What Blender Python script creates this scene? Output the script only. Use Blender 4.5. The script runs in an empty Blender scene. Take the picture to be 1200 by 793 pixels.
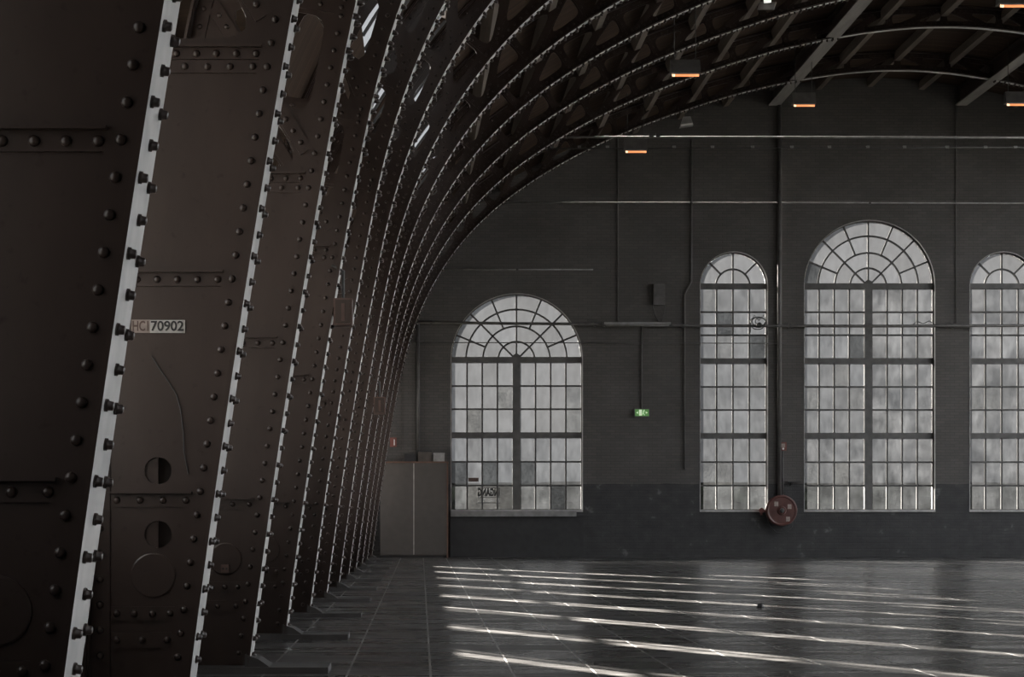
import bpy, bmesh, math, random
import numpy as np
from mathutils import Vector, Matrix
from mathutils.geometry import tessellate_polygon

random.seed(7)
SC = bpy.context.scene
COL = SC.collection
PI = math.pi

# ------------------------------------------------------------------ camera
EYE, FPX = 1.1, 2474.0                      # eye height (m), focal length in pixels of the 1200 px frame
cam_d = bpy.data.cameras.new('camera')
cam_d.sensor_width = 36.0
cam_d.lens = FPX / 1200.0 * 36.0
cam_d.shift_x = (600 - 493) / 1200.0
cam_d.shift_y = (603 - 396.5) / 1200.0
cam_d.clip_end = 500
cam = bpy.data.objects.new('camera', cam_d)
COL.objects.link(cam)
cam.location = (0, 0, EYE)
cam.rotation_euler = (PI / 2, 0, 0)
SC.camera = cam

# ------------------------------------------------------------------ world, sun, exposure
SKY_L, SUN_E = 6.9, 310.0
world = bpy.data.worlds.new('world')
SC.world = world
world.use_nodes = True
bg = world.node_tree.nodes['Background']
bg.inputs[0].default_value = (0.93, 0.96, 1.0, 1)
bg.inputs[1].default_value = SKY_L
sun_d = bpy.data.lights.new('sun', 'SUN')
sun_d.energy = SUN_E
sun_d.angle = math.radians(0.6)
sun_d.color = (1.0, 0.93, 0.84)
sun = bpy.data.objects.new('sun', sun_d)
COL.objects.link(sun)
SUN_DIR = Vector((1.0, -1.95, -math.tan(math.radians(13.6)) * math.hypot(1, 1.95)))   # travel direction of the light
sun.rotation_euler = SUN_DIR.to_track_quat('-Z', 'Y').to_euler()
sun.location = (-20, 80, 20)
SC.view_settings.view_transform = 'Standard'
SC.view_settings.look = 'None'
SC.view_settings.gamma = 1
SC.view_settings.use_curve_mapping = False
SC.view_settings.exposure = 0.0

# ------------------------------------------------------------------ layout numbers
YW = 54.5                                   # front face of the end wall
KW = FPX / YW
def WX(px): return (px - 493) / KW          # end-wall pixel column -> metres
def WZ(py): return EYE + (603 - py) / KW
XC = 11.6                                   # hall centre line
XL, XR = -2.15, 2 * XC + 2.15               # side walls
YB = -5.0                                   # wall behind the camera
RIB_Y = [6.82 + 4 * i for i in range(11)] + [51.4]

# ------------------------------------------------------------------ mesh helpers
class MB:
    def __init__(self): self.v, self.f = [], []
    def add(self, vs, fs):
        b = len(self.v)
        self.v += [tuple(p) for p in vs]
        self.f += [tuple(b + i for i in f) for f in fs]
        return self
    def box(self, x0, x1, y0, y1, z0, z1):
        return self.add([(x, y, z) for x in (x0, x1) for y in (y0, y1) for z in (z0, z1)],
                        [(0, 1, 3, 2), (4, 6, 7, 5), (0, 4, 5, 1), (2, 3, 7, 6), (0, 2, 6, 4), (1, 5, 7, 3)])
    def hexa(self, a, b):                   # two quads of four points each, joined
        return self.add(list(a) + list(b), [(3, 2, 1, 0), (4, 5, 6, 7)] + [(i, (i + 1) % 4, 4 + (i + 1) % 4, 4 + i) for i in range(4)])
    def tube(self, pts, r, n=8, closed=False):
        pts = [Vector(p) for p in pts]
        m = len(pts); rings = []; up = None
        for i, p in enumerate(pts):
            a = pts[(i - 1) % m] if (closed or i > 0) else p
            c = pts[(i + 1) % m] if (closed or i < m - 1) else p
            t = (c - a).normalized()
            if up is None: up = t.orthogonal().normalized()
            up = (up - t * up.dot(t))
            up = up.normalized() if up.length > 1e-6 else t.orthogonal().normalized()
            w = t.cross(up)
            rings.append([p + (up * math.cos(2 * PI * k / n) + w * math.sin(2 * PI * k / n)) * r for k in range(n)])
        vs = [q for R in rings for q in R]; fs = []
        for i in range(m if closed else m - 1):
            j = (i + 1) % m
            for k in range(n):
                fs.append((i * n + k, i * n + (k + 1) % n, j * n + (k + 1) % n, j * n + k))
        if not closed:
            fs.append(tuple(range(n - 1, -1, -1))); fs.append(tuple((m - 1) * n + k for k in range(n)))
        return self.add(vs, fs)
    def lathe(self, prof, origin, axis, n=24):   # prof: (radius, height) along axis
        o = Vector(origin); ax = Vector(axis).normalized(); u = ax.orthogonal().normalized(); w = ax.cross(u)
        vs = []; fs = []
        for r, h in prof:
            for k in range(n):
                a = 2 * PI * k / n
                vs.append(o + ax * h + (u * math.cos(a) + w * math.sin(a)) * r)
        for i in range(len(prof) - 1):
            for k in range(n):
                fs.append((i * n + k, i * n + (k + 1) % n, (i + 1) * n + (k + 1) % n, (i + 1) * n + k))
        fs.append(tuple(range(n - 1, -1, -1))); fs.append(tuple((len(prof) - 1) * n + k for k in range(n)))
        return self.add(vs, fs)
    def plate(self, outer, holes, y0, y1):  # a flat plate in XZ with holes, between two Y planes
        loops = [[Vector((p[0], p[1], 0)) for p in outer]] + [[Vector((p[0], p[1], 0)) for p in h] for h in holes]
        flat = [p for L in loops for p in L]; n = len(flat)
        tri = tessellate_polygon(loops)
        vs = [(p.x, y0, p.y) for p in flat] + [(p.x, y1, p.y) for p in flat]
        fs = [tuple(t) for t in tri] + [tuple(n + i for i in reversed(t)) for t in tri]
        b = 0
        for L in loops:
            m = len(L)
            for i in range(m):
                j = (i + 1) % m
                fs.append((b + i, b + j, n + b + j, n + b + i))
            b += m
        return self.add(vs, fs)
    def mesh(self, name, mat, smooth=False):
        me = bpy.data.meshes.new(name)
        me.from_pydata(self.v, [], self.f)
        bm = bmesh.new(); bm.from_mesh(me)
        bmesh.ops.recalc_face_normals(bm, faces=bm.faces)
        bm.to_mesh(me); bm.free()
        if smooth: me.shade_smooth()
        me.materials.append(mat)
        me.update()
        return me

def pane_mesh(mb, mat):
    me = mb.mesh('pane', mat)
    me.materials.append(M['clearest'])
    for p in me.polygons:
        if p.normal.y > -.5: p.material_index = 1
    return me
def put(name, me, parent=None, loc=(0, 0, 0), rot=None):
    o = bpy.data.objects.new(name, me)
    COL.objects.link(o)
    o.location = loc
    if rot is not None: o.rotation_euler = rot
    if parent is not None: o.parent = parent
    return o
def part(name, mb, mat, parent=None, smooth=False, loc=(0, 0, 0)):
    return put(name, mb.mesh(name, mat, smooth), parent, loc)
def empty(name, loc=(0, 0, 0)):
    o = bpy.data.objects.new(name, None); COL.objects.link(o); o.location = loc
    o.empty_display_size = 0.2
    return o
def tag(o, label, cat, group=None, kind=None):
    o['label'] = label; o['category'] = cat
    if group: o['group'] = group
    if kind: o['kind'] = kind
    return o
def text_mesh(txt, size, mat, extrude=0.001, mirror=False, bold=0.0):
    cu = bpy.data.curves.new('lettering', 'FONT')
    cu.body = txt; cu.size = size; cu.extrude = extrude; cu.align_x = 'CENTER'; cu.align_y = 'CENTER'
    cu.resolution_u = 3; cu.offset = bold
    ob = bpy.data.objects.new('lettering', cu); COL.objects.link(ob)
    bpy.context.view_layer.update()
    dg = bpy.context.evaluated_depsgraph_get()
    me = bpy.data.meshes.new_from_object(ob.evaluated_get(dg))
    bpy.data.objects.remove(ob); bpy.data.curves.remove(cu)
    for v in me.vertices:                    # stand the text up in XZ, facing -Y
        x, y, z = v.co
        v.co = (-x if mirror else x, -z, y)
    me.materials.clear(); me.materials.append(mat)
    return me

# ------------------------------------------------------------------ materials
def mat_new(name):
    m = bpy.data.materials.new(name); m.use_nodes = True
    nt = m.node_tree
    return m, nt, nt.nodes['Principled BSDF']
def N(nt, t, **kw):
    n = nt.nodes.new(t)
    for k, v in kw.items(): setattr(n, k, v)
    return n
def ramp(nt, fac, stops):
    r = N(nt, 'ShaderNodeValToRGB')
    els = r.color_ramp.elements
    while len(els) < len(stops): els.new(0.5)
    for e, (p, c) in zip(els, stops):
        e.position = p; e.color = (c[0], c[1], c[2], 1)
    nt.links.new(fac, r.inputs[0])
    return r.outputs[0]
def simple(name, col, rough=0.6, metal=0.0, vary=0.25, scale=6.0, bump=0.0, spec=0.5, stretch=(1, 1, 1)):
    m, nt, b = mat_new(name)
    tc = N(nt, 'ShaderNodeTexCoord'); mp = N(nt, 'ShaderNodeMapping'); mp.inputs['Scale'].default_value = stretch
    oi = N(nt, 'ShaderNodeObjectInfo'); ad = N(nt, 'ShaderNodeVectorMath', operation='ADD')
    nt.links.new(tc.outputs['Object'], ad.inputs[0]); nt.links.new(oi.outputs['Location'], ad.inputs[1])
    nt.links.new(ad.outputs[0], mp.inputs[0])
    nz = N(nt, 'ShaderNodeTexNoise'); nz.inputs['Scale'].default_value = scale; nz.inputs['Detail'].default_value = 6
    nt.links.new(mp.outputs[0], nz.inputs['Vector'])
    lo = [c * (1 - vary) for c in col]; hi = [min(1, c * (1 + vary)) for c in col]
    nt.links.new(ramp(nt, nz.outputs['Fac'], [(0.3, lo), (0.7, hi)]), b.inputs['Base Color'])
    b.inputs['Roughness'].default_value = rough; b.inputs['Metallic'].default_value = metal
    b.inputs['Specular IOR Level'].default_value = spec
    if bump:
        bp = N(nt, 'ShaderNodeBump'); bp.inputs['Strength'].default_value = bump; bp.inputs['Distance'].default_value = 0.01
        nt.links.new(nz.outputs['Fac'], bp.inputs['Height']); nt.links.new(bp.outputs[0], b.inputs['Normal'])
    return m
def emit(name, col, strength):
    m, nt, b = mat_new(name)
    b.inputs['Base Color'].default_value = (*col, 1)
    b.inputs['Emission Color'].default_value = (*col, 1); b.inputs['Emission Strength'].default_value = strength
    return m

def mat_brick():
    m, nt, b = mat_new('painted_brick')
    geo = N(nt, 'ShaderNodeNewGeometry'); sep = N(nt, 'ShaderNodeSeparateXYZ'); cmb = N(nt, 'ShaderNodeCombineXYZ')
    nt.links.new(geo.outputs['Position'], sep.inputs[0])
    sm = N(nt, 'ShaderNodeMath', operation='ADD')
    nt.links.new(sep.outputs['X'], sm.inputs[0]); nt.links.new(sep.outputs['Y'], sm.inputs[1])
    nt.links.new(sm.outputs[0], cmb.inputs[0]); nt.links.new(sep.outputs['Z'], cmb.inputs[1])
    br = N(nt, 'ShaderNodeTexBrick')
    br.inputs['Scale'].default_value = 1.0; br.inputs['Brick Width'].default_value = 0.24; br.inputs['Row Height'].default_value = 0.075
    br.inputs['Mortar Size'].default_value = 0.008; br.inputs['Mortar Smooth'].default_value = 0.3; br.inputs['Bias'].default_value = 0
    br.inputs['Color1'].default_value = (0.9, 0.9, 0.9, 1); br.inputs['Color2'].default_value = (1.1, 1.08, 1.05, 1); br.inputs['Mortar'].default_value = (0.72, 0.72, 0.72, 1)
    nt.links.new(cmb.outputs[0], br.inputs['Vector'])
    nz = N(nt, 'ShaderNodeTexNoise'); nz.inputs['Scale'].default_value = 0.9; nz.inputs['Detail'].default_value = 8
    nt.links.new(geo.outputs['Position'], nz.inputs['Vector'])
    up = ramp(nt, nz.outputs['Fac'], [(0.3, (0.062, 0.0575, 0.054)), (0.7, (0.083, 0.0785, 0.075))])
    nz2 = N(nt, 'ShaderNodeTexNoise'); nz2.inputs['Scale'].default_value = 3.5; nz2.inputs['Detail'].default_value = 9
    nt.links.new(geo.outputs['Position'], nz2.inputs['Vector'])
    lo = ramp(nt, nz2.outputs['Fac'], [(0.3, (0.026, 0.026, 0.0275)), (0.64, (0.039, 0.039, 0.04)), (0.73, (0.11, 0.11, 0.11))])
    ed = N(nt, 'ShaderNodeMath', operation='MULTIPLY_ADD'); ed.inputs[1].default_value = 0.06
    nt.links.new(nz2.outputs['Fac'], ed.inputs[0]); nt.links.new(sep.outputs['Z'], ed.inputs[2])
    gt = N(nt, 'ShaderNodeMath', operation='GREATER_THAN'); gt.inputs[1].default_value = WZ(567) + 0.03
    nt.links.new(ed.outputs[0], gt.inputs[0])
    mx = N(nt, 'ShaderNodeMix', data_type='RGBA')
    nt.links.new(gt.outputs[0], mx.inputs[0]); nt.links.new(lo, mx.inputs[6]); nt.links.new(up, mx.inputs[7])
    ml = N(nt, 'ShaderNodeMix', data_type='RGBA', blend_type='MULTIPLY'); ml.inputs[0].default_value = 1
    nt.links.new(mx.outputs[2], ml.inputs[6]); nt.links.new(br.outputs['Color'], ml.inputs[7])
    nt.links.new(ml.outputs[2], b.inputs['Base Color'])
    bp = N(nt, 'ShaderNodeBump'); bp.inputs['Strength'].default_value = 0.5; bp.inputs['Distance'].default_value = 0.012; bp.invert = True
    nt.links.new(br.outputs['Fac'], bp.inputs['Height']); nt.links.new(bp.outputs[0], b.inputs['Normal'])
    b.inputs['Roughness'].default_value = 0.75
    return m

def mat_floor():
    m, nt, b = mat_new('worn_floor')
    geo = N(nt, 'ShaderNodeNewGeometry'); mp = N(nt, 'ShaderNodeMapping'); mp.inputs['Scale'].default_value = (0.28, 1.5, 1)
    nt.links.new(geo.outputs['Position'], mp.inputs[0])
    nz = N(nt, 'ShaderNodeTexNoise'); nz.inputs['Scale'].default_value = 1.3; nz.inputs['Detail'].default_value = 9; nz.inputs['Roughness'].default_value = 0.65
    nt.links.new(mp.outputs[0], nz.inputs['Vector'])
    nt.links.new(ramp(nt, nz.outputs['Fac'], [(0.25, (0.028, 0.027, 0.0263)), (0.75, (0.074, 0.072, 0.070))]), b.inputs['Base Color'])
    rr = N(nt, 'ShaderNodeMapRange'); rr.inputs['From Min'].default_value = .3; rr.inputs['From Max'].default_value = .7; rr.inputs['To Min'].default_value = 0.12; rr.inputs['To Max'].default_value = 0.45
    nt.links.new(nz.outputs['Fac'], rr.inputs['Value']); nt.links.new(rr.outputs[0], b.inputs['Roughness'])
    nz2 = N(nt, 'ShaderNodeTexNoise'); nz2.inputs['Scale'].default_value = 5; nz2.inputs['Detail'].default_value = 6
    nt.links.new(mp.outputs[0], nz2.inputs['Vector'])
    bp = N(nt, 'ShaderNodeBump'); bp.inputs['Strength'].default_value = 0.45; bp.inputs['Distance'].default_value = 0.012
    nt.links.new(nz2.outputs['Fac'], bp.inputs['Height']); nt.links.new(bp.outputs[0], b.inputs['Normal'])
    return m

def mat_pane(name, base, vary, grain, clear, dirt=0.35, blotch=(0.7, 1.12)):
    m, nt, b = mat_new(name)
    nt.nodes.remove(b)
    out = nt.nodes['Material Output']
    tc = N(nt, 'ShaderNodeTexCoord'); oi = N(nt, 'ShaderNodeObjectInfo'); geo = N(nt, 'ShaderNodeNewGeometry')
    sc = N(nt, 'ShaderNodeVectorMath', operation='SCALE'); sc.inputs['Scale'].default_value = 3.7
    nt.links.new(oi.outputs['Location'], sc.inputs[0])
    ad = N(nt, 'ShaderNodeVectorMath', operation='ADD')
    nt.links.new(tc.outputs['Object'], ad.inputs[0]); nt.links.new(sc.outputs[0], ad.inputs[1])
    mp = N(nt, 'ShaderNodeMapping'); mp.inputs['Scale'].default_value = (1.6, 1, 0.55)
    nt.links.new(ad.outputs[0], mp.inputs[0])
    nz = N(nt, 'ShaderNodeTexNoise'); nz.inputs['Scale'].default_value = 5; nz.inputs['Detail'].default_value = 8; nz.inputs['Roughness'].default_value = 0.6
    nt.links.new(mp.outputs[0], nz.inputs['Vector'])
    fine = N(nt, 'ShaderNodeTexNoise'); fine.inputs['Scale'].default_value = 26; fine.inputs['Detail'].default_value = 3
    nt.links.new(ad.outputs[0], fine.inputs['Vector'])
    cloud = N(nt, 'ShaderNodeTexNoise'); cloud.inputs['Scale'].default_value = 1.5; cloud.inputs['Detail'].default_value = 5
    nt.links.new(geo.outputs['Position'], cloud.inputs['Vector'])
    def mr(src, lo, hi, a=0.3, c=0.7):
        r = N(nt, 'ShaderNodeMapRange'); r.inputs['From Min'].default_value = a; r.inputs['From Max'].default_value = c
        r.inputs['To Min'].default_value = lo; r.inputs['To Max'].default_value = hi
        nt.links.new(src, r.inputs['Value']); return r.outputs[0]
    def mul(x, y):
        q = N(nt, 'ShaderNodeMath', operation='MULTIPLY'); nt.links.new(x, q.inputs[0])
        if isinstance(y, float): q.inputs[1].default_value = y
        else: nt.links.new(y, q.inputs[1])
        return q.outputs[0]
    v = mul(mr(nz.outputs['Fac'], 1 - dirt, 1.05), mr(fine.outputs['Fac'], 1 - grain, 1 + grain))
    v = mul(v, mr(cloud.outputs['Fac'], *blotch, 0.36, 0.64))
    v = mul(v, mr(oi.outputs['Random'], 1 - vary, 1.0, 0, 1))
    cc = N(nt, 'ShaderNodeVectorMath', operation='SCALE'); cc.inputs[0].default_value = base
    nt.links.new(v, cc.inputs['Scale'])
    tl = N(nt, 'ShaderNodeBsdfTranslucent'); nt.links.new(cc.outputs[0], tl.inputs['Color'])
    tp = N(nt, 'ShaderNodeBsdfTransparent')
    mx = N(nt, 'ShaderNodeMixShader')
    nt.links.new(mul(mul(mr(oi.outputs['Random'], 1.5, 0.6, 0, 1), mr(nz.outputs['Fac'], .75, 1.2)), clear), mx.inputs[0])
    nt.links.new(tl.outputs[0], mx.inputs[1]); nt.links.new(tp.outputs[0], mx.inputs[2])
    gl = N(nt, 'ShaderNodeBsdfGlossy'); gl.inputs['Roughness'].default_value = 0.15; gl.inputs['Color'].default_value = (0.6, 0.6, 0.6, 1)
    fr = N(nt, 'ShaderNodeFresnel'); fr.inputs['IOR'].default_value = 1.4
    m2 = N(nt, 'ShaderNodeMixShader')
    nt.links.new(fr.outputs[0], m2.inputs[0]); nt.links.new(mx.outputs[0], m2.inputs[1]); nt.links.new(gl.outputs[0], m2.inputs[2])
    nt.links.new(m2.outputs[0], out.inputs[0])
    return m

def mat_clear(name, t):
    m, nt, b = mat_new(name); nt.nodes.remove(b)
    tp = N(nt, 'ShaderNodeBsdfTransparent'); tp.inputs[0].default_value = (t, t, t, 1)
    nt.links.new(tp.outputs[0], nt.nodes['Material Output'].inputs[0])
    return m

def mat_steel():
    m, nt, b = mat_new('brown_painted_steel')
    tc = N(nt, 'ShaderNodeTexCoord'); oi = N(nt, 'ShaderNodeObjectInfo'); ad = N(nt, 'ShaderNodeVectorMath', operation='ADD')
    nt.links.new(tc.outputs['Object'], ad.inputs[0]); nt.links.new(oi.outputs['Location'], ad.inputs[1])
    mp = N(nt, 'ShaderNodeMapping'); mp.inputs['Scale'].default_value = (1, 1, 0.35)
    nt.links.new(ad.outputs[0], mp.inputs[0])
    nz = N(nt, 'ShaderNodeTexNoise'); nz.inputs['Scale'].default_value = 2.2; nz.inputs['Detail'].default_value = 10; nz.inputs['Roughness'].default_value = 0.6
    nt.links.new(mp.outputs[0], nz.inputs['Vector'])
    c = ramp(nt, nz.outputs['Fac'], [(0.28, (0.023, 0.0155, 0.013)), (0.5, (0.036, 0.0245, 0.0205)), (0.72, (0.047, 0.033, 0.028))])
    sp = N(nt, 'ShaderNodeTexNoise'); sp.inputs['Scale'].default_value = 16; sp.inputs['Detail'].default_value = 6
    nt.links.new(ad.outputs[0], sp.inputs['Vector'])
    s = ramp(nt, sp.outputs['Fac'], [(0.62, (1, 1, 1)), (0.74, (0.5, 0.42, 0.38))])
    ml = N(nt, 'ShaderNodeMix', data_type='RGBA', blend_type='MULTIPLY'); ml.inputs[0].default_value = 1
    nt.links.new(c, ml.inputs[6]); nt.links.new(s, ml.inputs[7])
    nt.links.new(ml.outputs[2], b.inputs['Base Color'])
    b.inputs['Roughness'].default_value = 0.3
    bp = N(nt, 'ShaderNodeBump'); bp.inputs['Strength'].default_value = 0.12; bp.inputs['Distance'].default_value = 0.006
    nt.links.new(sp.outputs['Fac'], bp.inputs['Height']); nt.links.new(bp.outputs[0], b.inputs['Normal'])
    return m

def mat_boards():
    m, nt, b = mat_new('roof_boards')
    tc = N(nt, 'ShaderNodeTexCoord'); sep = N(nt, 'ShaderNodeSeparateXYZ')
    nt.links.new(tc.outputs['Object'], sep.inputs[0])
    cmb = N(nt, 'ShaderNodeCombineXYZ')
    nt.links.new(sep.outputs['X'], cmb.inputs[0]); nt.links.new(sep.outputs['Y'], cmb.inputs[1])
    br = N(nt, 'ShaderNodeTexBrick'); br.inputs['Scale'].default_value = 1; br.inputs['Brick Width'].default_value = 3.4; br.inputs['Row Height'].default_value = 0.14
    br.inputs['Mortar Size'].default_value = 0.006
    br.inputs['Color1'].default_value = (0.06, 0.04, 0.03, 1); br.inputs['Color2'].default_value = (0.038, 0.027, 0.021, 1); br.inputs['Mortar'].default_value = (0.03, 0.025, 0.02, 1)
    nt.links.new(cmb.outputs[0], br.inputs['Vector'])
    nt.links.new(br.outputs['Color'], b.inputs['Base Color'])
    b.inputs['Roughness'].default_value = 0.9; b.inputs['Specular IOR Level'].default_value = 0.05
    return m

M = {}
M['brick'] = mat_brick(); M['floor'] = mat_floor(); M['steel'] = mat_steel(); M['boards'] = mat_boards()
M['joint'] = simple('joint_filler', (0.24, 0.236, 0.23), 0.3, scale=20)
PT = 0.0030
M['pane'] = mat_pane('frosted_pane', (PT * .95, PT * 1.0, PT * 1.07), 0.3, 0.08, 0.016)
M['pane_dark'] = mat_pane('wired_pane', (PT * .42, PT * .46, PT * .50), 0.15, 0.55, 0.004)
M['pane_grain'] = mat_pane('speckled_pane', (PT * .85, PT * .88, PT * .9), 0.2, 0.4, 0.012)
M['pane_clean'] = mat_pane('clean_pane', (PT * .98, PT * 1.02, PT * 1.08), 0.12, 0.03, 0.016, 0.12, (0.92, 1.04))
M['pane_cloudy'] = mat_pane('blotchy_pane', (PT * 1.05, PT * 1.1, PT * 1.17), 0.25, 0.15, 0.013, 0.4, (0.38, 1.35))
M['pane_low'] = mat_pane('low_pane', (PT * 1.15, PT * 1.22, PT * 1.3), 0.25, 0.15, 0.06, 0.4, (0.6, 1.2))
M['clearest'] = mat_clear('clear_glass', .98); M['clear'] = mat_clear('side_glass', .93); M['dim_side'] = mat_clear('dim_side_glass', .7); M['dim_side0'] = mat_clear('side_glass_dim0', .5); M['dim_side1'] = mat_clear('side_glass_dim1', .4); M['dim_side2'] = mat_clear('side_glass_dim2', .22); M['dim_side3'] = mat_clear('side_glass_dim3', .1); M['dim_roof'] = mat_clear('dim_roof_glass', .075)  # the darker glass tints are set to hold back sky and sun
M['bar'] = simple('window_bar_paint', (0.06, 0.058, 0.056), 0.6)
M['frame'] = simple('window_frame_paint', (0.085, 0.082, 0.079), 0.55)
M['reveal'] = simple('sill_and_lit_reveal_paint', (0.35, 0.34, 0.33), 0.6)  # pale tone of the sills, also standing for the lit reveals
M['iron'] = simple('dark_iron', (0.05, 0.048, 0.047), 0.55)
M['pipe'] = simple('pipe_paint', (0.09, 0.085, 0.082), 0.5)
M['galv'] = simple('galvanised_steel', (0.24, 0.236, 0.232), 0.4, 0.3)
M['timber'] = simple('purlin_timber', (0.10, 0.08, 0.066), 0.75, scale=3, stretch=(4, 0.3, 4))
M['girder'] = simple('girder_paint', (0.26, 0.245, 0.23), 0.5, scale=3, stretch=(2, 0.2, 2))
M['cab'] = simple('cabinet_laminate', (0.07, 0.0625, 0.0565), 0.5, vary=0.08)
M['cabedge'] = simple('cabinet_wood_edge', (0.12, 0.065, 0.045), 0.55)
M['slit'] = simple('cabinet_joint_strip', (0.36, 0.34, 0.32), 0.5)
M['flange'] = simple('lit_flange_paint', (0.84, 0.83, 0.81), 0.2, 0.15, vary=0.13, scale=5, bump=0.05)  # pale grey raised to hold the strips' reflected light in the colour
M['black'] = simple('black_paint', (0.02, 0.02, 0.02), 0.5)
M['panel'] = simple('dark_board', (0.02, 0.02, 0.021), 0.6)
M['sill'] = simple('sill_paint', (0.2, 0.195, 0.19), 0.55)
M['red'] = simple('hose_red', (0.075, 0.026, 0.021), 0.35, vary=0.15)
M['redbox'] = simple('call_box_red', (0.15, 0.05, 0.04), 0.5)
M['white'] = simple('white_paper', (0.75, 0.74, 0.72), 0.7, vary=0.05)
M['rust'] = simple('faded_plate', (0.27, 0.225, 0.20), 0.7, vary=0.3, scale=30)
M['pale'] = simple('pale_plate_paint', (0.42, 0.41, 0.39), 0.7, vary=0.2, scale=30)
M['card'] = simple('cardboard', (0.07, 0.06, 0.052), 0.8)
M['carddark'] = simple('dark_box', (0.016, 0.017, 0.02), 0.6)
M['cardlight'] = simple('grey_box', (0.24, 0.235, 0.23), 0.6)
M['boxbrown'] = simple('box_brown', (0.09, 0.055, 0.045), 0.5)
M['leaf'] = simple('hedge_leaves', (0.03, 0.038, 0.022), 0.8, vary=0.6, scale=3, bump=0.6)
M['ground'] = simple('outside_ground', (0.16, 0.16, 0.14), 0.9, scale=0.5)
M['glow'] = emit('heater_glow', (1.0, 0.36, 0.14), 1.0)
M['glowhot'] = emit('heater_glow_hot', (1.0, 0.66, 0.42), 1.6)
M['exit'] = emit('exit_green', (0.14, 0.36, 0.10), 0.2)
M['exitwhite'] = emit('exit_white', (0.72, 0.92, 0.62), 0.4)
M['tube'] = emit('lamp_tube', (0.95, 0.95, 0.9), 0.9)
def mat_sheet():
    m, nt, b = mat_new('clear_film'); nt.nodes.remove(b)
    tp = N(nt, 'ShaderNodeBsdfTransparent'); tp.inputs[0].default_value = (.97, .97, .97, 1)
    df = N(nt, 'ShaderNodeBsdfDiffuse'); df.inputs[0].default_value = (0.8, 0.8, 0.78, 1)
    mx = N(nt, 'ShaderNodeMixShader'); mx.inputs[0].default_value = 0.15
    nt.links.new(tp.outputs[0], mx.inputs[1]); nt.links.new(df.outputs[0], mx.inputs[2])
    nt.links.new(mx.outputs[0], nt.nodes['Material Output'].inputs[0])
    return m
M['sheet'] = mat_sheet()

# ------------------------------------------------------------------ arch profile (metres, X across, Z up)
KEY = [(-1.20, 0.0), (-1.168, .27), (-1.11, .72), (-1.04, 1.2), (-.975, 1.66), (-.875, 2.32), (-.805, 2.76), (-.735, 3.15), (-.66, 3.63),
       (-.59, 3.96), (-.534, 4.29), (-.475, 4.62), (-.36, 5.1), (-.13, 5.8), (.249, 6.64), (.889, 7.62), (1.856, 8.60), (3.32, 9.59), (5.29, 10.53), (8.36, 11.50), (XC, 11.92)]
KEY = KEY + [(2 * XC - x, z) for x, z in reversed(KEY[:-1])]
def resample(P, ds):
    P = np.array(P); d = np.r_[0, np.cumsum(np.hypot(*np.diff(P, axis=0).T))]
    n = int(round(d[-1] / ds)); n += n % 2
    t = np.linspace(0, d[-1], n + 1)
    return np.c_[np.interp(t, d, P[:, 0]), np.interp(t, d, P[:, 1])]
def catmull(P, k=12):
    P = [np.array(p) for p in P]; Q = [2 * P[0] - P[1]] + P + [2 * P[-1] - P[-2]]; out = []
    for i in range(1, len(Q) - 2):
        a, b, c, d = Q[i - 1:i + 3]
        for j in range(k):
            t = j / k
            out.append(0.5 * (2 * b + (c - a) * t + (2 * a - 5 * b + 4 * c - d) * t * t + (3 * b - a - 3 * c + d) * t ** 3))
    out.append(P[-1]); return out
INN = resample(catmull(KEY), 0.1)
for _ in range(60):
    INN[1:-1] = 0.5 * INN[1:-1] + 0.25 * (INN[:-2] + INN[2:])
INN = resample(INN, 0.1)
NP_ = len(INN); MID = NP_ // 2
T = np.gradient(INN, axis=0); T /= np.hypot(T[:, 0], T[:, 1])[:, None]
NRM = np.c_[-T[:, 1], T[:, 0]]
ARC = np.r_[0, np.cumsum(np.hypot(*np.diff(INN, axis=0).T))]
def sstep(a, b, x):
    t = min(1, max(0, (x - a) / (b - a))); return t * t * (3 - 2 * t)
OUT = np.zeros_like(INN)
for i in range(MID + 1):
    z = INN[i, 1]
    d = 1.05 + (0.78 - 1.05) * sstep(4.5, 7.4, z) + (0.44 - 0.78) * sstep(7.4, 11.9, z)
    q = INN[i] + NRM[i] * d
    low = np.array([-1.70, z])
    w = sstep(3.3, 5.4, z)
    OUT[i] = low * (1 - w) + q * w
    OUT[NP_ - 1 - i] = (2 * XC - OUT[i, 0], OUT[i, 1])
TO = np.gradient(OUT, axis=0); TO /= np.hypot(TO[:, 0], TO[:, 1])[:, None]
NO = np.c_[-TO[:, 1], TO[:, 0]]
def idx_z(z): return int(np.argmin(np.abs(INN[:MID + 1, 1] - z)))
def out_z_at(x):                          # height of the outer chord above a point across the hall
    j = int(np.argmin(np.abs(OUT[:, 0] - x) + (OUT[:, 1] < 5) * 100)); return OUT[j, 1]

# ------------------------------------------------------------------ the setting: floor
fl = part('floor', MB().box(XL - .4, XR + .4, YB - .3, YW + .5, -0.3, -0.0012), M['joint'])
tag(fl, 'dark worn hall floor of long slabs with pale joints', 'floor', kind='structure')
JX = [-1.08 + 0.574 * k for k in range(-2, 47)]
JX[0] = XL; JX[-1] = XR
slab_cache = {}
for j in range(len(JX) - 1):
    w = round(JX[j + 1] - JX[j], 3)
    for (y0, y1) in ((YB, 19.86), (19.86, YW)):
        key = (w, y0)
        if key not in slab_cache:
            slab_cache[key] = MB().box(.008, w - .008, y0 + .012, y1 - .012, -0.0012, 0).mesh('floor_slab', M['floor'])
        put('floor_slab', slab_cache[key], fl, (JX[j], 0, 0))
gr = part('ground', MB().box(-120, 140, -60, 220, -0.6, -0.31), M['ground'])
tag(gr, 'flat grey ground outside the hall', 'ground', kind='structure')

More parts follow.
